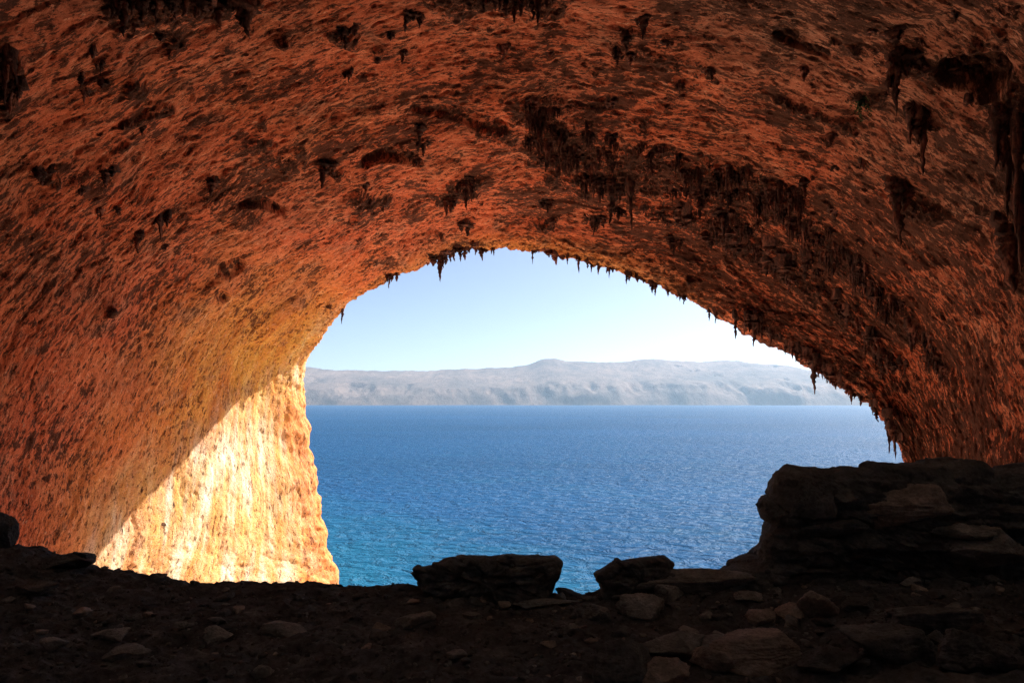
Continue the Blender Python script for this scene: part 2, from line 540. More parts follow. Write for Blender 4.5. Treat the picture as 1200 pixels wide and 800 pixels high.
disp *= 1 - 0.95 * np.exp(-((X + 21.5) ** 2 + (Y - 42.2) ** 2 + (Z + 7.5) ** 2) / 0.9)      # no spur here: the flowstone is smooth
pos = base + nrm * disp[..., None]
# --- regional colours (rock stains, plus some painted sunlight and a light-bouncing rear)
lowleft = sstep(430, 250, PX + 0.12 * (PY - 500)) * 0
jamb = sstep(17, 4, vm) * sstep(520, 360, PX) * sstep(255, 420, PY)        # near the left jamb
lower = sstep(26, 8, vm) * sstep(430, 560, PY + 0.25 * (PX - 300)) * sstep(520, 380, PX)
ochre = np.clip(np.maximum(jamb * 0.92, lower * 0.9 * sstep(20, 9, vm)) + 0.15 * fbm(X / 5, Y / 5, Z / 5, 3, 61) * sstep(35, 10, vm) * sstep(560, 420, PX), 0, 1)
ochre = np.where(X < 6, ochre, 0)
ochre = ochre * (1 - 0.5 * sstep(3.5, 1.2, vm) * sstep(2, -2, Z))      # redder edge of the left jamb
ochre = np.maximum(ochre, 0.55 * sstep(3.2, 0.2, vm) * sstep(-2.0, 0, vm) * sstep(900, 700, PX))   # thin pale lip under the crown
pale = sstep(0.55, 1.0, np.exp(-((PX - 331 - 0.05 * (PY - 560)) / 17.0) ** 2) * sstep(470, 545, PY) + 0.35 * fbm(su / 5, sv / 0.9, 0 * su, 3, 71)) * (Y > 40) * (X < 0)
sunlit_pale = sstep(24, 10, vm) * sstep(2.5, -3.5, Z + 0.75 * (vm - 5) + 1.6 * fbm(X / 4, Y / 4, Z / 4, 3, 77)) * (X < -9)  # sunlight put into the colour: paleness laid along the lit part of the wall
pale = np.maximum(pale, (0.25 + 0.6 * sstep(-0.3, 0.35, fbm(su / 7, sv / 0.8, 0 * su, 3, 73))) * sunlit_pale)
rim_l = sstep(4.2, 1.6, vm + 0.9 * fbm(X / 2, Y / 2, Z / 2, 2, 79)) * (X < 0) * sstep(430, 470, PY)
pale = np.maximum(pale * (1 - 0.9 * rim_l), 0.7 * sstep(10, 2, Y))  # last term pales the rear out of view as an added reflector
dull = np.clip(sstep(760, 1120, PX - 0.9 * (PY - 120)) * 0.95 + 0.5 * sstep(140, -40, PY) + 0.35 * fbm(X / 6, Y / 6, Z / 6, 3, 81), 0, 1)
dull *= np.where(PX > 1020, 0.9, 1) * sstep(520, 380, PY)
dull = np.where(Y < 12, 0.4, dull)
back = sstep(12, 4, Y)
mott = sstep(0.05, 0.45, fbm(X / 3.2, Y / 3.2, Z / 2.2, 4, 97)) * sstep(470, 330, PY - 0.25 * (PX - 300))
speck = np.clip(0.66 + 0.42 * mott + 0.35 * fbm(X / 5, Y / 5, Z / 5, 3, 91) + 0.25 * sstep(640, 800, PX) * sstep(120, 220, PY) - 0.30 * lower - 0.4 * jamb, -0.3, 1.6)
speck = np.where(Y < 8, -0.3, speck)
strata = np.stack([su, sv, 0.15 * Z], -1)

M_CAVE = mat_cave()
faces = grid_faces(NV, NU)
tmp = pos.reshape(-1, 3)
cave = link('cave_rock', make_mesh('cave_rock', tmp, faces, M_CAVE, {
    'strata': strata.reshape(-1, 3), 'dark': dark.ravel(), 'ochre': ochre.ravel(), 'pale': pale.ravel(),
    'dull': dull.ravel(), 'speck': speck.ravel(), 'grey': (0.95 * sstep(25, 15, Y + 3 * fbm(X / 6, Y / 6, Z / 6, 3, 95))).ravel(), 'seam': (sstep(560, 760, PX) * sstep(12, 16, Y)).ravel()}, smooth=False))  # grey turns the rear out of view into a neutral light reflector
tag(cave, 'orange limestone cave vault arching over the whole view to the sea', 'cave', kind='structure')

# a lighter copy of the same surface, in memory only, to find where things hang
st = 3
sub = pos[::st, ::st]
bvh = BVHTree.FromPolygons([tuple(p) for p in sub.reshape(-1, 3)], grid_faces(*sub.shape[:2]).tolist())


def hit(px, py):
    d = Vector(((px - CX) / F, 1.0, (HY - py) / F)).normalized()
    loc, n, _, dist = bvh.ray_cast(Vector((0, 0, 0)), d)
    if loc is None:
        return None
    if n.dot(d) > 0:
        n = -n
    return loc, n


# ------------------------------------------------------------------ ground
CREST_Y = 17.0
_cx = np.array([-400, 0, 50, 85, 130, 200, 300, 400, 480, 660, 700, 740, 800, 870, 950, 1200, 1700])
_cy = np.array([600, 640, 644, 655, 668, 679, 684, 687, 687, 692, 691, 684, 674, 668, 664, 655, 640])
CRX, CRZ = (_cx - CX) / F * CREST_Y, (HY - _cy) / F * CREST_Y


def ground_z(x, y, detail=True):
    x, y = np.asarray(x, np.float64), np.asarray(y, np.float64)
    cz = np.interp(x, CRX, CRZ)
    flat = -4.72 + 0.0 * x
    flat = flat + 0.55 * sstep(-6, -13, x) + 0.55 * sstep(3, 8, x)
    near = flat + (-1.75 + 0.0 * x - flat) * sstep(9.5, 1.5, y)
    k = sstep(13.0, CREST_Y, y)
    z = near * (1 - k) + cz * k
    z = np.where(y > CREST_Y, cz - 0.43 * (y - CREST_Y) - 0.3 * sstep(0, 2, y - CREST_Y), z)
    z = np.maximum(z, SEA_Z - 4)
    if detail:
        amp = np.where(y > CREST_Y + .5, 1.6 * sstep(CREST_Y, CREST_Y + 12, y), 1.0)
        n = 0.10 * fbm(x / 1.7, y / 1.7, 0 * x, 3, 101) + 0.07 * ridged(x / 0.55, y / 0.55, 0 * x, 3, 107) - 0.05
        n2 = 0.035 * sstep(0.1, 0.5, pnoise(x / 0.22, y / 0.22, 0 * x, 113))
        z = z + np.clip(amp, 0.55, 2) * n + n2
    return z


gx = np.concatenate([np.linspace(-170, -18, 60)[:-1], np.linspace(-18, 20, 640)[:-1], np.linspace(20, 180, 60)])
gy = np.concatenate([np.linspace(-26, 9, 50)[:-1], np.linspace(9, 18.5, 210)[:-1], np.linspace(18.5, 60, 90)[:-1], np.linspace(60, 230, 60)])
GX, GY = np.meshgrid(gx, gy)
GZ = ground_z(GX, GY)
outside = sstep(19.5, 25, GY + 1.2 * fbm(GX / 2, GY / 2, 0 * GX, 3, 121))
ground = link('ground', make_mesh('ground', np.stack([GX, GY, GZ], -1).reshape(-1, 3), grid_faces(*GX.shape), mat_ground(), {'outside': outside.ravel(), 'floor_bounce': sstep(10.6, 8.5, GY + 0.8 * fbm(GX / 2, GY / 2, 0 * GX, 3, 125)).ravel()}))
tag(ground, 'dark stony earth floor of the cave running to the drop-off', 'ground', kind='structure')


def on_ground(px, py):
    dx, dz = (px - CX) / F, (HY - py) / F
    for Yt in np.arange(8.0, 17.6, 0.02):
        if dz * Yt <= float(ground_z(dx * Yt, Yt)):
            return dx * Yt, Yt, dz * Yt
    return dx * 16.6, 16.6, float(ground_z(dx * 16.6, 16.6))


# ------------------------------------------------------------------ rocks
M_ROCK = mat_rock('brown_rock', (0.10, 0.097, 0.097), (0.27, 0.255, 0.25), (0.47, 0.44, 0.42))
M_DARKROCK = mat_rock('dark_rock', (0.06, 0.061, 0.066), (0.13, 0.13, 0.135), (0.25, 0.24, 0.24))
M_GRAVEL = mat_rock('gravel_stone', (0.05, 0.05, 0.053), (0.13, 0.128, 0.13), (0.36, 0.34, 0.33))
M_REDROCK = mat_rock('reddish_rock', (0.15, 0.125, 0.115), (0.36, 0.29, 0.26), (0.54, 0.45, 0.40))
M_PALE = mat_rock('pale_stone', (0.25, 0.22, 0.19), (0.42, 0.38, 0.34), (0.6, 0.56, 0.5), 0.4)


def sphere_grid(nr, nc):
    th = np.linspace(0, np.pi, nr)[:, None]
    ph = np.linspace(0, 2 * np.pi, nc, endpoint=False)[None, :]
    return np.stack([np.sin(th) * np.cos(ph), np.sin(th) * np.sin(ph), np.cos(th) + 0 * ph], -1)


def facet_rock(name, size, seed, mat, res=(64, 100), planes=13, flat=0.0, rough=1.0):
    """A broken stone: a blob cut by random planes, edges slightly worn, surface chipped."""
    r = np.random.default_rng(seed)
    d = sphere_grid(*res)
    nrmls = r.normal(size=(planes, 3))
    nrmls[:, 2] *= 0.8
    nrmls /= np.linalg.norm(nrmls, axis=1, keepdims=True)
    hs = r.uniform(0.62, 1.0, planes)
    q = np.einsum('ijk,pk->ijp', d, nrmls) / hs
    k = 34.0
    rad = 1.0 / (np.log(np.exp(k * np.clip(q, 0.55, 4)).sum(-1)) / k)
    p = d * rad[..., None]
    o = r.uniform(0, 90, 3)
    n = 0.10 * fbm(p[..., 0] * 1.8 + o[0], p[..., 1] * 1.8 + o[1], p[..., 2] * 1.8 + o[2], 4, 3) + 0.045 * ridged(p[..., 0] * 5 + o[1], p[..., 1] * 5 + o[0], p[..., 2] * 7, 3, 8) + 0.03 * ridged(p[..., 0] * 13 + o[1], p[..., 1] * 13 + o[0], p[..., 2] * 17, 2, 18)
    p = p * (1 + rough * n)[..., None]
    lo, hi = p.reshape(-1, 3).min(0), p.reshape(-1, 3).max(0)
    p = ((p - lo) / (hi - lo) - 0.5) * np.array(size)
    return make_mesh(name, p.reshape(-1, 3), grid_faces(res[0], res[1], wrap=True, flip=True), mat)


def outline_rock(name, pts, Yf, depth, seed, mat, na=300, nt=130, e=0.55, strat=0.0, amp=0.10, shear=(0, 0)):
    """A rock whose front outline is known: full depth, rounded to front and back, cracked and layered."""
    Yc = Yf + depth / 2                                          # the outline is that of the front edge
    P = np.array([((px - CX) / F * Yf, (HY - py) / F * Yf) for px, py in pts])
    P = np.vstack([P, P[:1]])
    L = np.concatenate([[0], np.cumsum(np.linalg.norm(np.diff(P, axis=0), axis=1))])
    q = np.linspace(0, L[-1], na, endpoint=False)
    ol = np.stack([np.interp(q, L, P[:, 0]), np.interp(q, L, P[:, 1])], -1)
    c = np.array([(P[:-1, 0].min() + P[:-1, 0].max()) / 2, (P[:-1, 1].min() + P[:-1, 1].max()) / 2])
    t = np.concatenate([-(np.pi / 2) + np.geomspace(1e-7, np.pi / 2, 3000), np.pi / 2 - np.geomspace(np.pi / 2, 1e-7, 3000)[1:]])
    sz = 0.5 * min(np.ptp(P[:, 0]), np.ptp(P[:, 1]))
    ra, ba = np.clip(np.cos(t), 0, 1) ** e * sz, np.sign(np.sin(t)) * np.abs(np.sin(t)) ** e * depth / 2
    cl_ = np.concatenate([[0], np.cumsum(np.hypot(np.diff(ra), np.diff(ba)))])
    t = np.interp(np.linspace(0, cl_[-1], nt), cl_, t)
    rr = np.clip(np.cos(t), 0, 1) ** e
    bb = np.sign(np.sin(t)) * np.abs(np.sin(t)) ** e
    xz = c + (ol[None] - c) * rr[:, None, None]
    yy = Yc + bb[:, None] * depth / 2 + 0 * q[None]
    p = np.stack([xz[..., 0], yy, xz[..., 1]], -1)
    p[..., 0] += shear[0] * (p[..., 1] - Yc + depth / 2)
    p[..., 2] += shear[1] * (p[..., 1] - Yc + depth / 2)
    a = np.gradient(p, axis=1)
    a = np.roll(p, -1, 1) - np.roll(p, 1, 1)
    b = np.gradient(p, axis=0)
    nn = np.cross(a, b)
    nn /= np.linalg.norm(nn, axis=2, keepdims=True) + 1e-9
    outw = p - np.array([c[0], Yc, c[1]])
    if (nn * outw).sum() < 0:
        nn = -nn
    x, y, z = p[..., 0], p[..., 1], p[..., 2]
    s = seed * 3.7
    n = amp * fbm(x / 1.1 + s, y / 1.1, z / 0.8, 4, 7) + 0.4 * amp * ridged(x / 0.5 + s, y / 0.5, z / 0.3, 3, 9)
    if strat:
        zz = z + 0.12 * fbm(x / 2 + s, y / 2, z / 2, 2, 4)
        lay = fbm(x / 5 + s, y / 5, zz / 0.42, 3, 12, 0.6)
        n = n + strat * lay
    n = n + 0.35 * amp * ridged(x / 0.22 + s, y / 0.22, z / 0.13, 3, 15)
    val, ox, oy, edge = worley((x + 0.5 * y) / 0.62 + 0.3 * fbm(x / 0.8, y / 0.8, z / 0.8, 2, 5) + s, z / 0.30 + 0.3 * fbm(x / 0.8, y / 0.8, z / 0.8, 2, 6), seed)
    n = n + 1.7 * amp * ((val - 0.5) + oy * (val - 0.3)) - 0.3 * amp * sstep(0.15, 0.02, edge)
    side = 0.4 + 0.6 * sstep(0.97, 0.6, rr)[:, None]          # keep the traced outline
    p = p + nn * (n * side)[..., None]
    ctr = np.array([c[0], Yc, c[1]])
    return make_mesh(name, (p - ctr).reshape(-1, 3), grid_faces(nt, na, wrap=True, flip=True), mat), ctr


def place_outline(name, pts, Yc, depth, seed, mat, label, cat, **kw):
    me, c = outline_rock(name, pts, Yc, depth, seed, mat, **kw)
    return tag(link(name, me, c), label, cat)


place_outline('boulder', [(478, 671), (487, 664), (512, 660), (524, 654), (560, 652), (585, 648), (598, 647), (614, 651), (640, 652), (655, 652), (661, 657),
                          (660, 668), (655, 680), (646, 697), (640, 715), (560, 716), (505, 705), (490, 684)], 16.0, 1.8, 3, M_DARKROCK,
              'long flat-topped black boulder on the brink below the middle of the sea', 'boulder', e=0.45, strat=0.06, amp=0.13, shear=(-0.04, -0.26))
place_outline('boulder', [(696, 672), (703, 669), (718, 660), (722, 655), (728, 659), (740, 654), (758, 652), (780, 651), (784, 655), (790, 660), (786, 665), (796, 672), (812, 675),
                          (815, 700), (740, 712), (704, 706), (704, 690)], 15.9, 1.4, 5, M_DARKROCK,
              'smaller black boulder with a notched pointed top beside the rock outcrop', 'boulder', e=0.5, amp=0.10, strat=0.05, shear=(0.16, -0.25))
place_outline('rock_outcrop', [(835, 690), (852, 671), (866, 669), (880, 660), (884, 652), (890, 640), (893, 625), (899, 612), (892, 604), (884, 594), (888, 588), (899, 585),
                               (896, 576), (899, 564), (907, 555), (920, 549), (942, 550), (962, 553), (985, 551), (1010, 551), (1040, 545), (1090, 543), (1140, 543), (1160, 543),
                               (1172, 551), (1215, 548), (1290, 542), (1400, 562), (1420, 700), (1400, 860), (1100, 880), (900, 800)], 15.7, 4.4, 9, M_DARKROCK,
              'big black layered rock outcrop rising like a table beside the drop-off', 'rock outcrop', na=800, nt=330, e=0.33, strat=0.26, amp=0.15, shear=(0.43, -0.12))


def rock(px, py, wpx, hpx, seed, mat, label, cat='rock', depth=1.0, name='rock', rz=None, sink=0.25, Y=None, group=None, planes=13, rough=1.0):
    """A stone whose foot is found at px, py on the floor, as wide and tall as seen."""
    x, y, z = on_ground(px, py) if Y is None else px2w(px, py, Y)
    sx, sz = wpx / F * y, hpx / F * y
    sy = sx * depth
    me = facet_rock(name, (sx, sy, sz * (1 + sink)), seed, mat, planes=planes, rough=rough)
    o = link(name, me, (x, y + sy * 0.45, z + sz * 0.5 - sz * sink * 0.5))
    o.rotation_euler.z = 0.0 if rz is None else rz
    return tag(o, label, cat, group)


rock(1074, 617, 130, 48, 21, M_REDROCK, 'large rounded brown boulder lying on the face of the black outcrop', 'boulder', 0.6, 'boulder', Y=15.2)
rock(1180, 668, 110, 44, 22, M_ROCK, 'brown slab leaning out of the outcrop at the frame edge', 'rock', 0.7, Y=14.9)
rock(985, 630, 75, 20, 23, M_DARKROCK, 'thin black ledge stone jutting from the outcrop under its brown boulder', 'rock', 0.6, Y=15.3)
rock(1140, 630, 90, 16, 24, M_ROCK, 'flat pale-edged slab right below the brown boulder on the outcrop', 'rock', 0.6, Y=15.1)
rock(960, 600, 60, 40, 25, M_DARKROCK, 'rounded dark knob on the left face of the outcrop', 'rock', 0.5, Y=15.4)
rock(966, 726, 52, 32, 31, M_REDROCK, 'upright reddish block with a sharp lit edge, tallest of the floor stones', 'rock', 0.8)
rock(930, 728, 32, 18, 32, M_REDROCK, 'small square reddish stone against the upright reddish block', 'rock', 0.9)
rock(897, 735, 36, 18, 33, M_REDROCK, 'low reddish stone, first of three in line to the upright block', 'rock', 0.9)
rock(884, 708, 40, 12, 34, M_ROCK, 'flat stone with a pale top edge between outcrop and upright block', 'rock', 0.8)
rock(830, 728, 22, 9, 35, M_ROCK, 'small pale wedge of stone alone on the dark floor', 'rock', 0.9)
rock(755, 727, 60, 24, 36, M_ROCK, 'slanting wedge-shaped slab with a pale sloping top', 'rock', 0.7)
rock(788, 704, 34, 15, 37, M_ROCK, 'stone leaning on the upper end of the slanting slab', 'rock', 0.8)
rock(701, 728, 36, 17, 38, M_ROCK, 'round-backed stone below the gap between the two black boulders', 'rock', 0.9)
rock(815, 697, 150, 26, 39, M_ROCK, 'long low brown slab at the foot of the notched black boulder', 'rock', 0.35)
rock(735, 706, 40, 8, 40, M_ROCK, 'thin flat stone tucked under the notched black boulder', 'rock', 0.8)
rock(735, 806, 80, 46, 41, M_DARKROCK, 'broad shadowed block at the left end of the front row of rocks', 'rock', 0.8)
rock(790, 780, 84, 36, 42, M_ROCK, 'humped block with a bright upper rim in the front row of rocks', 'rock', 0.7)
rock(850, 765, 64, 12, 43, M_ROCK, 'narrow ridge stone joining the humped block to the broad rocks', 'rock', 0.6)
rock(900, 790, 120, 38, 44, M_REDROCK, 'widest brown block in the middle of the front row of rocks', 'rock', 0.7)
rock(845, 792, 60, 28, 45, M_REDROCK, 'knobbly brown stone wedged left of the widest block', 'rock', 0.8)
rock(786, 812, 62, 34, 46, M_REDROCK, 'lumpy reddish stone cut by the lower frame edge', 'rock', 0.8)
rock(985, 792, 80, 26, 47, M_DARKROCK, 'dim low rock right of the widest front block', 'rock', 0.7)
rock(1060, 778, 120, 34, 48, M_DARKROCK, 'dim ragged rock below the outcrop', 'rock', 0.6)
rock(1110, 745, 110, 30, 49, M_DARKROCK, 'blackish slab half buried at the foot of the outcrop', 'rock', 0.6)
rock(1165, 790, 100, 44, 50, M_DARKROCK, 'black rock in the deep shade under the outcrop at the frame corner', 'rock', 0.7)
rock(482, 740, 54, 18, 51, M_ROCK, 'flat dark brown slab lying on open floor below the long boulder', 'rock', 0.7)
rock(330, 748, 62, 13, 52, M_ROCK, 'low brown slab in the left part of the open floor', 'rock', 0.7)
rock(250, 752, 36, 14, 53, M_ROCK, 'squat brown stone left of the low slab on open floor', 'rock', 0.8)
rock(120, 752, 44, 12, 54, M_ROCK, 'small flat stone near the shaded wall foot', 'rock', 0.8)
rock(140, 775, 50, 12, 55, M_ROCK, 'thin slab in front of the flat stone near the wall foot', 'rock', 0.8)
rock(66, 668, 70, 16, 56, M_DARKROCK, 'tilted slab on the rise of the floor beside the orange wall', 'rock', 0.6)
rock(88, 664, 34, 17, 57, M_DARKROCK, 'pointed black stone where the sunlit wall meets the floor', 'rock', 0.8)
rock(182, 682, 20, 9, 58, M_DARKROCK, 'little black stone on the skyline against the sunlit wall', 'rock', 0.8)
rock(30, 700, 60, 14, 59, M_DARKROCK, 'low dark slab at the left frame edge below the skyline', 'rock', 0.7)
rock(-4, 642, 28, 42, 71, M_DARKROCK, 'dark upright boulder cut by the left frame edge', 'boulder', 0.9, 'boulder')
rock(640, 712, 90, 8, 61, M_ROCK, 'long thin pale-topped slab under the right end of the long boulder', 'rock', 0.3)
rock(553, 727, 26, 7, 62, M_ROCK, 'small pale stone in front of the long black boulder', 'rock', 0.8)
rock(1012, 720, 40, 14, 63, M_DARKROCK, 'dark stone right behind the upright reddish block', 'rock', 0.8)
rock(664, 700, 26, 10, 64, M_DARKROCK, 'small black stone in the gap between the two boulders', 'rock', 0.8)

PALE = [(795, 712, 6, 'roundest and brightest white pebble, beside the slanting slab'), (819, 709, 3, 'tiny white pebble right of the brightest pebble'),
        (322, 767, 6, 'white pebble lying in front of the low brown slab'), (402, 755, 4, 'white pebble between low slab and flat slab on open floor'),
        (220, 737, 4, 'white pebble behind the squat brown stone'), (873, 741, 5, 'bluish white pebble below the low reddish stones'),
        (672, 769, 8, 'flat pale pebble on bare floor left of the front rocks'), (132, 737, 4, 'white pebble near the flat stone by the wall'),
        (556, 721, 6, 'white pebble perched by the small pale stone')]
for i, (px, py, w, lab) in enumerate(PALE):
    rock(px, py + 2, w, w * 0.75, 300 + i, M_PALE, lab, 'pebble', 0.9, 'pebble', group='white pebbles on the cave floor')

# rubble: one of each kind, then copies
protos = [facet_rock('rubble_stone', (1, 0.9, 0.6), 400 + i, (M_ROCK, M_DARKROCK, M_GRAVEL, M_REDROCK)[i % 4], (20, 30), 11) for i in range(12)]
rr = np.random.default_rng(12)
n_rub = 0
for k in range(900):
    if n_rub >= 285:
        break
    y = rr.uniform(11.2, 16.9)
    x = rr.uniform(-0.78, 0.78) * y
    dens = 0.35 + 0.65 * float(sstep(-3, 3, x)) + 0.3 * float(fbm(np.float32(x / 2), np.float32(y / 2), np.float32(0), 2, 131))
    if rr.uniform() > dens or (x > 5.2 and y > 15.5):
        continue
    s = 0.09 + 0.36 * rr.uniform() ** 2.6
    o = link('rubble_stone', protos[int(rr.integers(12))], (x, y, float(ground_z(x, y)) + 0.10 * s))
    o.scale = (s, s * rr.uniform(0.7, 1.2), s * rr.uniform(0.6, 1.1))
    o.rotation_euler = (rr.uniform(-.3, .3), rr.uniform(-.3, .3), rr.uniform(0, 6.28))
    big = s > 0.2
    where = 'on the open floor below the sunlit wall' if x < -2.5 else ('on the floor in front of the long black boulder' if x < 1.5 else 'among the rocks in front of the outcrop')
    tag(o, ('larger broken brown stone ' if big else 'small broken brown stone ') + where, 'stone', 'loose rubble stones on the cave floor')
    n_rub += 1

# gravel: nobody could count it
gv, gq, off = [], [], 0
for k in range(5200):
    y = rr.uniform(10.8, 17.1)
    x = rr.uniform(-0.80, 0.80) * y
    s = 0.018 + 0.06 * rr.uniform() ** 3
    p = sphere_grid(5, 6) * np.array([s, s * rr.uniform(.6, 1), s * rr.uniform(.4, .8)]) * (1 + 0.35 * rr.normal(size=(5, 6, 1)) * np.array([0, 1, 1, 1, 0])[:, None, None])
    a = rr.uniform(0, 6.28)
    px_, py_ = p[..., 0] * math.cos(a) - p[..., 1] * math.sin(a), p[..., 0] * math.sin(a) + p[..., 1] * math.cos(a)
    p = np.stack([px_ + x, py_ + y, p[..., 2]], -1)
    gv.append((p.reshape(-1, 3), x, y))
zs = ground_z(np.array([g[1] for g in gv]), np.array([g[2] for g in gv]))
gf = grid_faces(5, 6, wrap=True, flip=True)
V = np.concatenate([g[0] + np.array([0, 0, z]) for g, z in zip(gv, zs)])
Q = np.concatenate([gf + i * 30 for i in range(len(gv))])
tag(link('gravel', make_mesh('gravel', V, Q, M_GRAVEL)), 'fine dark gravel strewn over the cave floor', 'gravel', kind='stuff')

# ------------------------------------------------------------------ stalactites and tufa
M_TUFA = mat_tufa()
M_RUST = mat_tufa('rusty_tufa', 1.7)


def drip(L, R, seed, lump=0.25, nseg=12, nside=9, blunt=False):
    """One hanging tip, top at z = +top, point at z = -L."""
    r = np.random.default_rng(seed)
    top = 0.8 * R + 0.45
    zz = np.concatenate([[top], np.linspace(0, -L, nseg)])
    t = np.clip(-zz / L, 0, 1)
    rad = R * ((1 - t) ** 0.9 * 0.85 + 0.15 * (1 - t) ** 0.2) * (1 + 0.35 * (1 - t) ** 5)
    if blunt:
        rad = R * (1 - t ** 3) ** 0.6 * (1 - 0.5 * t) * (1 + 0.3 * (1 - t) ** 5)
    rad = rad * (1 + lump * r.normal(size=len(zz)) * (t < 0.97))
    rad = np.maximum(rad, 0.012)
    rad[-1] = 0.008
    ph = np.linspace(0, 2 * np.pi, nside, endpoint=False)
    prof = 1 + 0.22 * np.cos(ph * 2 + r.uniform(0, 6)) + 0.15 * np.cos(ph * 3 + r.uniform(0, 6))
    ax = np.cumsum(r.normal(size=len(zz)) * 0.10 * R) * (t > 0)
    ay = np.cumsum(r.normal(size=len(zz)) * 0.10 * R) * (t > 0)
    rr_ = rad[:, None] * prof[None] * (1 + 0.12 * r.normal(size=(len(zz), nside)))
    p = np.stack([ax[:, None] + rr_ * np.cos(ph), ay[:, None] + rr_ * np.sin(ph), zz[:, None] + 0 * ph], -1)
    return p.reshape(-1, 3), grid_faces(len(zz), nside, wrap=True)


def tufa_mesh(name, W, L, n, seed, tang, lumpy=0.6, mat=None):
    """A fused growth W wide with n hanging tips, the longest L; tang is the way the rock runs sideways."""
    r = np.random.default_rng(seed)
    vs, qs, off = [], [], 0
    if n > 5:
        p = sphere_grid(14, 20)
        nz = 1 + 0.5 * fbm(p[..., 0] * 1.7 + seed, p[..., 1] * 1.7, p[..., 2] * 1.7, 3, 3) + 0.15 * ridged(p[..., 0] * 4 + seed, p[..., 1] * 4, p[..., 2] * 2, 2, 5)
        p = p * nz[..., None] * np.array([W * 0.46, W * 0.3, (0.10 * W + 0.08 * L) * lumpy + 0.05])
        x = p[..., 0].copy()
        p = np.stack([x * tang.x - p[..., 1] * tang.y, x * tang.y + p[..., 1] * tang.x, p[..., 2] + x * tang.z + 0.14 * W + 0.06 * L], -1)
        vs.append(p.reshape(-1, 3))
        qs.append(grid_faces(14, 20, wrap=True, flip=True))
        off = 280
    for i in range(n):
        s = 0 if n == 1 else (i + 0.5) / n - 0.5 + r.uniform(-.4, .4) / n
        ln = L if n == 1 else L * r.uniform(0.5, 1.0) * (1 - 0.9 * abs(s))
        if n > 1 and i == (n // 2 if seed % 2 else max(0, n // 3)):
            ln = L
        R = W / 2 if n == 1 else W / n * r.uniform(0.6, 1.05)
        R = min(R, 0.45 * ln + 0.03)
        p, q = drip(ln, R, seed * 131 + i, blunt=(600 <= seed < 700 and W > 0.75 and n <= 4), nseg=16)
        p = p + np.array([tang.x * s * W, tang.y * s * W + r.uniform(-.12, .12) * W, tang.z * s * W])
        vs.append(p)
        qs.append(q + off)
        off += len(p)
    return make_mesh(name, np.concatenate(vs), np.concatenate(qs), mat or M_TUFA)


def hang(px, py, wpx, lpx, n, seed, label, name=None, cat='stalactite', group=None, out=0.05, mat=None, rim=False):
    h = hit(px, py)
    if rim:                                                    # climb to the lip of the arch, wherever the rock really ends
        py += 9
        for _ in range(60):
            h = hit(px, py)
            if h is not None and h[0].y < 57:
                break
            py -= 0.5
        h = hit(px, py - 0.8) or h
    if h is None:
        return None
    loc, nm = h
    y = loc.y
    W, L = wpx / F * y, lpx / F * y
    tg = Vector((0, 0, 1)).cross(nm)
    if tg.length < 0.2:
        tg = Vector((1, 0, 0))
    # sideways along the rock and across the view
    tg = Vector((1, 0, 0)) - nm * nm.x
    tg.normalize()
    if abs(tg.z) > 0.75:
        tg = Vector((0.66, 0, 0.75 * math.copysign(1, tg.z)))
    name = name or ('stalactite' if n == 1 else 'tufa_cluster')
    me = tufa_mesh(name, W, L, n, seed, tg, mat=mat or (M_RUST if seed % 3 == 0 and seed > 799 else None))
    o = link(name, me, loc + nm * (out * min(W, 1.0) if n == 1 else -0.06 * W))
    return tag(o, label, cat, group)


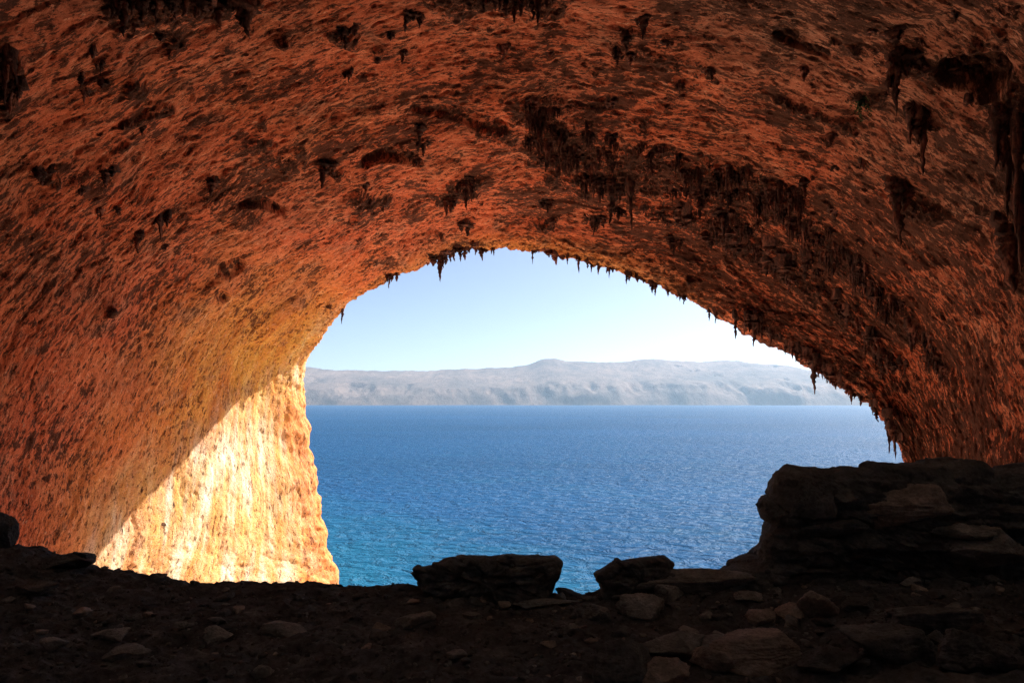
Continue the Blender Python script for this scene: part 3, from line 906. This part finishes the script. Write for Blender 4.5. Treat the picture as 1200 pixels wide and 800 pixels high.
RIM = [  # px, py, width, length, tips, label
    (458, 312, 13, 16, 4, 'short toothed stalactite cluster at the left shoulder of the arch'),
    (401, 362, 3.5, 13, 1, 'lone thin stalactite over the left curve of the arch'),
    (517, 294, 24, 30, 6, 'bristling dark stalactite cluster, biggest on the left half of the arch edge'),
    (538, 291, 13, 14, 4, 'smaller fringe touching the right side of the bristling cluster'),
    (563, 288, 8, 11, 3, 'short double-tipped stalactite left of the arch top'),
    (577, 287, 5, 7, 2, 'stubby stalactite closest to the top of the arch'),
    (624.5, 287, 3.2, 14, 1, 'single needle stalactite right at the arch top against the sky'),
    (665, 292, 3, 7, 1, 'tiny needle between the arch-top needle and the pair beyond'),
    (679, 295, 4, 14, 1, 'slim pointed stalactite right of the arch-top needle'),
    (690, 299, 6, 9, 2, 'blunt stalactite hanging next to the slim pointed one'),
    (703, 304, 6, 9, 2, 'small two-pointed stalactite on the falling right side of the arch top'),
    (714, 309, 8, 10, 3, 'small three-pointed stalactite just past the two-pointed one'),
    (736, 315, 6, 9, 2, 'stubby stalactite where the arch edge starts to steepen'),
    (764, 328, 7, 9, 2, 'small stalactite alone on the smooth stretch of arch edge'),
    (800, 342, 8, 8, 3, 'low fringe midway down the right side of the arch'),
    (831, 355, 4, 10, 1, 'first of two little twin needles before the big right clump'),
    (838, 358, 4, 10, 1, 'second of two little twin needles before the big right clump'),
    (862, 364, 5.5, 22, 1, 'straight peg-shaped stalactite left of the big right clump'),
    (884, 366, 20, 30, 6, 'big ragged stalactite clump on the right side of the arch edge'),
    (903, 381, 7, 16, 2, 'sharp stalactite just right of the big ragged clump'),
    (923, 396, 6, 9, 2, 'small stalactite between ragged clump and the long finger'),
    (934, 402, 5, 10, 1, 'short needle just above the long finger'),
    (953, 416, 7, 35, 1, 'long finger stalactite standing clear against the white haze'),
    (970, 428, 6, 9, 2, 'stubby stalactite right below the long finger'),
    (981, 436, 7, 10, 2, 'two-pointed stalactite in the lower right arch edge'),
    (997, 449, 9, 14, 3, 'dark fringe where the arch edge meets the sea horizon'),
    (1009, 458, 5, 9, 1, 'short needle just below the fringe at the horizon'),
    (1024, 470, 6, 13, 2, 'pointed stalactite over the horizon line at the right jamb'),
    (1040, 482, 10, 38, 3, 'long dark tufa curtain low on the right jamb'),
    (1049, 494, 12, 34, 4, 'lowest tufa curtain, nearest the black outcrop'),
]
for i, (px, py, w, l, n, lab) in enumerate(RIM):
    hang(px, py, w, l + 3, n, 500 + i, lab, group='stalactites along the edge of the arch', rim=True)

teeth = np.random.default_rng(31)
for i in range(120):
    if i % 5 == 0:                                            # they grow in bunches along cracks
        bunch = 1052 - 410 * teeth.uniform() ** 1.3 if i % 25 else teeth.uniform(475, 640)
    px = min(1056, max(468, bunch + teeth.normal() * 9))
    py = float(np.interp(px, [470, 530, 580, 625, 680, 740, 800, 850, 900, 950, 1000, 1022, 1040, 1052], [308, 294, 289, 287, 295, 317, 341, 362, 380, 413, 451, 469, 487, 507]))
    where = 'left of the arch top' if px < 600 else ('between the arch top and the big ragged clump' if px < 880 else 'between the big ragged clump and the right jamb')
    hang(px, py, 2.5 + 6 * teeth.uniform() ** 2, 3 + 12 * teeth.uniform() ** 2.5, 1, 1400 + i, 'tiny tooth-like stalactite on the arch edge ' + where, group='tiny teeth along the edge of the arch', mat=M_RUST, rim=True)

BIG = [
    (738, 214, 8, 56, 1, 'longest thin stalactite hanging from the dark band on the roof'),
    (718, 228, 9, 36, 1, 'second longest thin stalactite, beside the longest in the dark band'),
    (727, 245, 14, 16, 4, 'small cluster between the two longest roof stalactites'),
    (697, 256, 24, 22, 5, 'isolated mop of short stalactites below the dark band'),
    (705, 210, 30, 30, 7, 'thickest clump in the middle of the dark band'),
    (545, 212, 22, 34, 6, 'dark hanging clump above the left of the arch top'),
    (527, 232, 18, 22, 4, 'smaller dark clump below and left of the hanging clump'),
    (640, 236, 14, 16, 4, 'small dark pair of tips on bare orange roof over the arch top'),
    (384, 192, 14, 30, 2, 'stout dark tooth left of the curved hollow in the roof'),
    (492, 148, 12, 26, 3, 'dark tassel below the middle of the roof'),
    (497, 170, 14, 14, 3, 'squat dark knob right of the curved hollow'),
    (50, 200, 20, 18, 3, 'dark wedge-shaped lump high on the left wall'),
    (128, 202, 12, 16, 2, 'small dark tooth on the left wall right of the wedge lump'),
    (248, 212, 10, 20, 2, 'dark tooth on the left wall above the reddest patch'),
    (189, 256, 12, 26, 3, 'narrow dark tassel on the left wall'),
    (162, 276, 12, 22, 3, 'dark tassel lower left of the narrow one'),
    (480, 16, 12, 22, 2, 'single dark stub high in the middle of the roof'),
    (404, 34, 32, 26, 6, 'wide dark clump high on the roof left of centre'),
    (150, -4, 44, 48, 6, 'largest dark curtain at the upper left frame edge'),
    (188, 0, 34, 28, 5, 'middle curtain of the three at the upper left frame edge'),
    (225, 0, 40, 22, 5, 'low dark fringe at the upper frame edge left of the stout column'),
    (289, 4, 16, 42, 2, 'stout dark column below the upper frame edge'),
    (262, 4, 24, 28, 4, 'dark curtain beside the stout column at the upper frame edge'),
    (600, -4, 44, 34, 7, 'ragged dark curtain at the upper frame edge in the middle'),
    (632, -2, 36, 36, 6, 'right-hand twin of the ragged curtain at the upper frame edge'),
    (566, 2, 30, 14, 5, 'shallow dark fringe left of the ragged curtain'),
    (4, 66, 20, 70, 5, 'tall dark tufa mass on the left frame edge'),
    (14, 105, 20, 30, 4, 'lower dark clump beside the tufa mass on the left frame edge'),
    (1048, 66, 24, 72, 3, 'thick dark tufa column high on the right side of the roof'),
    (1062, 66, 26, 26, 3, 'dark cap joined to the thick tufa column'),
    (1070, 130, 24, 40, 4, 'dark block above the dangling tufa tongue'),
    (1077, 138, 17, 66, 2, 'dangling tufa tongue tapering to a point on the right roof'),
    (1054, 216, 22, 76, 3, 'dark tufa column on the lower right roof casting a black shade'),
    (1184, 130, 36, 150, 4, 'massive black tufa pillar down the right frame edge'),
    (1196, 170, 30, 150, 4, 'second black tufa pillar behind the massive one at the frame edge'),
    (1180, 262, 22, 80, 2, 'lower tip of black tufa below the massive pillar'),
    (1136, 78, 40, 30, 5, 'dark hood over the hole high on the right roof'),
    (848, 250, 22, 36, 5, 'dark triple-tipped clump under the right end of the dark band'),
    (874, 264, 26, 22, 5, 'broad dark fringe right of the triple-tipped clump'),
    (941, 214, 9, 20, 2, 'small dark hook on the smooth roof right of the band'),
    (1050, 40, 14, 16, 2, 'small dark lump high on the right roof'),
    (832, 82, 12, 14, 2, 'small dark stub on the smooth upper right roof'),
    (975, 158, 12, 14, 2, 'dark stub beside the little green plant'),
    (752, 24, 12, 24, 2, 'dark streaky tassel high on the roof right of centre'),
    (735, 46, 10, 16, 2, 'small dark stub below the streaky tassel'),
    (820, 226, 16, 34, 3, 'dark pendant in the middle of the band with a split tip'),
    (945, 300, 14, 28, 3, 'dark tassel on red rock below the right part of the band'),
    (790, 280, 22, 20, 5, 'dark cluster halfway between the dark band and the arch edge'),
]
for i, (px, py, w, l, n, lab) in enumerate(BIG):
    hang(px, py, w, l, n, 600 + i, lab, group='large tufa growths on the cave roof')

# many more small growths along the dark bands and over the roof
rs = np.random.default_rng(77)


def along_band(pts):
    k = int(rs.integers(len(pts) - 1))
    a, b = pts[k], pts[k + 1]
    t = rs.uniform()
    w = a[2] + t * (b[2] - a[2])
    ang, q = rs.uniform(0, 6.28), rs.uniform() ** 0.5 * 0.95
    return a[0] + t * (b[0] - a[0]) + math.cos(ang) * q * w, a[1] + t * (b[1] - a[1]) + math.sin(ang) * q * w


cnt = 0
for k in range(135):
    px, py = along_band(BANDS[0][0] if rs.uniform() < 0.72 else BANDS[1][0])
    region = 'in the thick dark roof band above the arch top' if px < 800 else ('in the dark band over the right of the arch' if px < 960 else 'in the dark band down the right wall')
    w, l, n = rs.uniform(8, 17), rs.uniform(12, 30), int(rs.integers(4, 9))
    kind = 'fringe of short dark tufa tips ' if n >= 6 else 'small dark tufa growth '
    hang(px, py - 4, w, l, n, 800 + k, kind + region, group='small tufa growths in the dark roof band')
for k in range(45):
    px, py = along_band(BANDS[2][0])
    region = 'in the broken row between roof band and arch edge' if px < 900 else 'in the broken row on red rock by the right jamb'
    w, l, n = rs.uniform(7, 16), rs.uniform(7, 18), int(rs.integers(2, 6))
    hang(px, py - 3, w, l, n, 1000 + k, 'little dark tufa growth ' + region, group='small tufa growths beside the arch edge')
k = 0
while k < 48:
    px, py = rs.uniform(10, 1150), rs.uniform(10, 330)
    h = hit(px, py)
    if h is None or h[0].y > 55 or (px < 300 and py > 300):
        continue
    if px > 800 and py < 180 and rs.uniform() < 0.6:
        continue
    region = 'on the left wall of the cave' if px < 330 else ('on the middle of the roof' if px < 620 else 'on the right half of the roof')
    w, l, n = rs.uniform(5, 12), rs.uniform(5, 15), int(rs.integers(1, 4))
    n = max(n, 2)
    hang(px, py, w, l, n, 1200 + k, 'tiny scattered dark tufa knob ' + region, group='scattered tufa knobs on the cave roof')
    k += 1

# ------------------------------------------------------------------ little plant growing in a roof pocket
h = hit(1008, 120)
if h:
    loc, nm = h
    t = NT('dark_leaf')
    m_leaf = t.surf((0.035, 0.075, 0.02), 0.6, None, 0.3)
    t = NT('dry_stem')
    m_stem = t.surf((0.06, 0.04, 0.025), 0.9)
    plant = tag(bpy.data.objects.new('plant', None), 'small dark green plant rooted in a pocket high on the right roof', 'plant')
    plant.location = loc
    COL.objects.link(plant)
    r = np.random.default_rng(5)
    vs, qs, sv_, sq_ = [], [], [], []
    for i in range(14):
        d0 = Vector((r.normal() * 0.7, r.normal() * 0.4 - 0.4, r.normal() * 0.5 - 0.35)).normalized()
        Ln = r.uniform(0.35, 0.75)
        a = np.linspace(0, 1, 6)[:, None] * np.array(d0) * Ln + np.array([0, 0, -1]) * (np.linspace(0, 1, 6)[:, None] ** 2) * 0.2
        ring_ = np.array([[math.cos(t_), math.sin(t_), 0] for t_ in np.linspace(0, 6.28, 5)[:-1]]) * 0.012
        sv_.append((a[:, None] + ring_[None]).reshape(-1, 3))
        sq_.append(grid_faces(6, 4, wrap=True) + i * 24)
        for j in range(26):
            c = a[int(r.integers(1, 6))] + r.normal(size=3) * 0.06
            e1 = r.normal(size=3); e1 /= np.linalg.norm(e1)
            e2 = np.cross(e1, r.normal(size=3)); e2 /= np.linalg.norm(e2)
            ll, ww = r.uniform(0.05, 0.11), r.uniform(0.02, 0.04)
            b0 = len(vs) * 4
            vs.append(np.array([c - e1 * ll, c + e2 * ww, c + e1 * ll, c - e2 * ww]))
            qs.append([b0, b0 + 1, b0 + 2, b0 + 3])
    link('leaves', make_mesh('leaves', np.concatenate(vs), np.array(qs), m_leaf, smooth=False), parent=plant)
    link('stem', make_mesh('stem', np.concatenate(sv_), np.concatenate(sq_), m_stem), parent=plant)

# ------------------------------------------------------------------ sea, far island, haze, sky
R = 60000.0
sx_ = np.array([-1, -0.3, -0.1, -0.03, 0, 0.03, 0.1, 0.3, 1]) * R
SXg, SYg = np.meshgrid(sx_, np.array([-0.02, 0, 0.01, 0.03, 0.1, 0.3, 1.0]) * R)
sea = link('sea', make_mesh('sea', np.stack([SXg, SYg, 0 * SXg + SEA_Z], -1).reshape(-1, 3), grid_faces(*SXg.shape), mat_sea()))
tag(sea, 'wide blue sea rippled by wind below the cave', 'sea', kind='structure')

IX = np.array([-500, 150, 250, 330, 365, 395, 440, 500, 560, 600, 622, 636, 650, 662, 680, 700, 730, 760, 790, 820, 850, 880, 910, 940, 970, 1000, 1030, 1070, 1150])
IY = np.array([436, 430, 429, 428, 430, 434, 434, 434.5, 432, 430, 427, 421, 420, 423, 424, 425, 423.5, 421, 422.5, 424, 422.5, 425, 427, 432, 438, 447, 458, 470, 476])
Y0, YR, Y1 = 9700.0, 12200.0, 14500.0
ix = np.linspace(-700, 1150, 900)
iy = np.linspace(0, 1, 150)
IXg, T = np.meshgrid(ix, iy)
coast = Y0 + 350 * fbm(IXg / 120, 0 * IXg, 0 * IXg, 4, 141) + 500 * sstep(900, 1150, IXg)
Yr = YR + 500 * fbm(IXg / 200, 0 * IXg, 0 * IXg, 3, 145)
YY = np.where(T < 0.7, coast + (Yr - coast) * T / 0.7, Yr + (Y1 - Yr) * (T - 0.7) / 0.3)
XX = (IXg - CX) / F * Yr + 0 * YY
ridge = (HY - np.interp(IXg, IX, IY)) / F * Yr - SEA_Z + 14 * fbm(IXg / 18, 0 * IXg, 0 * IXg, 4, 149)
ridge = np.maximum(ridge, 0)
s = np.where(T < 0.7, T / 0.7, 1 - ((T - 0.7) / 0.3) ** 1.5)
cl = np.clip(0.03 + 0.09 * fbm(IXg / 45, 0 * IXg, 0 * IXg + 3, 4, 143), 0.02, 0.4)
prof = cl * sstep(0.0, 0.05, s) + (1 - cl) * s ** 0.85
gul = ridged(XX / 620, YY / 1700, 0 * XX, 5, 151, 0.58)
big = fbm(XX / 2200, YY / 2200, 0 * XX, 3, 157)
hgt = ridge * prof * (1 + (0.42 * gul + 0.20 * big) * sstep(0.0, 0.1, s) * sstep(1.0, 0.75, s)) - 3
hgt = np.minimum(hgt, ridge * (0.25 + 0.78 * s) + 2)
isl = link('island_hills', make_mesh('island_hills', np.stack([XX, YY, hgt + SEA_Z], -1).reshape(-1, 3), grid_faces(*XX.shape), mat_island()))
tag(isl, 'long bare hazy mountain island across the sea on the horizon', 'hills', kind='structure')

HAZE = 3.0e-5
t = NT('haze_air')
pv = t.n('ShaderNodeVolumePrincipled')
pv.inputs['Color'].default_value = (0.52, 0.74, 1.0, 1)
pv.inputs['Density'].default_value = HAZE
pv.inputs['Anisotropy'].default_value = 0.35
t.l(pv.outputs[0], t.out.inputs['Volume'])
hx, hy0, hy1, hz0, hz1 = 61000.0, -2000.0, 61000.0, SEA_Z - 6, 900.0
hv = np.array([(x, y, z) for z in (hz0, hz1) for y in (hy0, hy1) for x in (-hx, hx)])
hq = [[0, 2, 3, 1], [4, 5, 7, 6], [0, 1, 5, 4], [2, 6, 7, 3], [0, 4, 6, 2], [1, 3, 7, 5]]
haze = link('haze', make_mesh('haze', hv, hq, t.m, smooth=False))
tag(haze, 'pale sea haze that whitens the far island and horizon', 'haze', kind='stuff')

SUN_AZ, SUN_EL = math.radians(48), math.radians(42)       # azimuth measured from the view axis towards the right
sd = Vector((math.sin(SUN_AZ) * math.cos(SUN_EL), math.cos(SUN_AZ) * math.cos(SUN_EL), math.sin(SUN_EL)))
sun = bpy.data.lights.new('sun', 'SUN')
sun.energy = 5.0
sun.angle = math.radians(0.55)
sun.color = (1.0, 0.95, 0.87)
so = bpy.data.objects.new('sun', sun)
so.rotation_euler = sd.to_track_quat('Z', 'Y').to_euler()
so.location = sd * 300
COL.objects.link(so)

w = bpy.data.worlds.new('World')
SC.world = w
w.use_nodes = True
nt = w.node_tree
bg = nt.nodes['Background']
sky = nt.nodes.new('ShaderNodeTexSky')
sky.sky_type = 'NISHITA'
sky.sun_disc = False
sky.sun_elevation = SUN_EL
sky.sun_rotation = SUN_AZ
sky.altitude = 80
sky.air_density = 0.55
sky.dust_density = 1.2
sky.ozone_density = 1.0
nt.links.new(sky.outputs[0], bg.inputs['Color'])
bg.inputs['Strength'].default_value = 0.05

cam = bpy.data.cameras.new('camera')
cam.sensor_width = 36.0
cam.lens = 24.0
cam.shift_y = (HY - 400.0) / 1200.0
cam.clip_start = 0.1
cam.clip_end = 200000.0
co = bpy.data.objects.new('camera', cam)
co.rotation_euler = (math.radians(90), 0, 0)
COL.objects.link(co)
SC.camera = co

SC.view_settings.view_transform = 'Standard'
SC.view_settings.look = 'None'
SC.view_settings.gamma = 1.0
SC.view_settings.exposure = 1.72
cy = SC.cycles
cy.max_bounces = 10
cy.diffuse_bounces = 8
cy.glossy_bounces = 3
cy.volume_bounces = 0
cy.use_denoising = True
cy.denoising_prefilter = 'NONE'
cy.sample_clamp_indirect = 6.0
cy.use_adaptive_sampling = True
cy.adaptive_threshold = 0.01
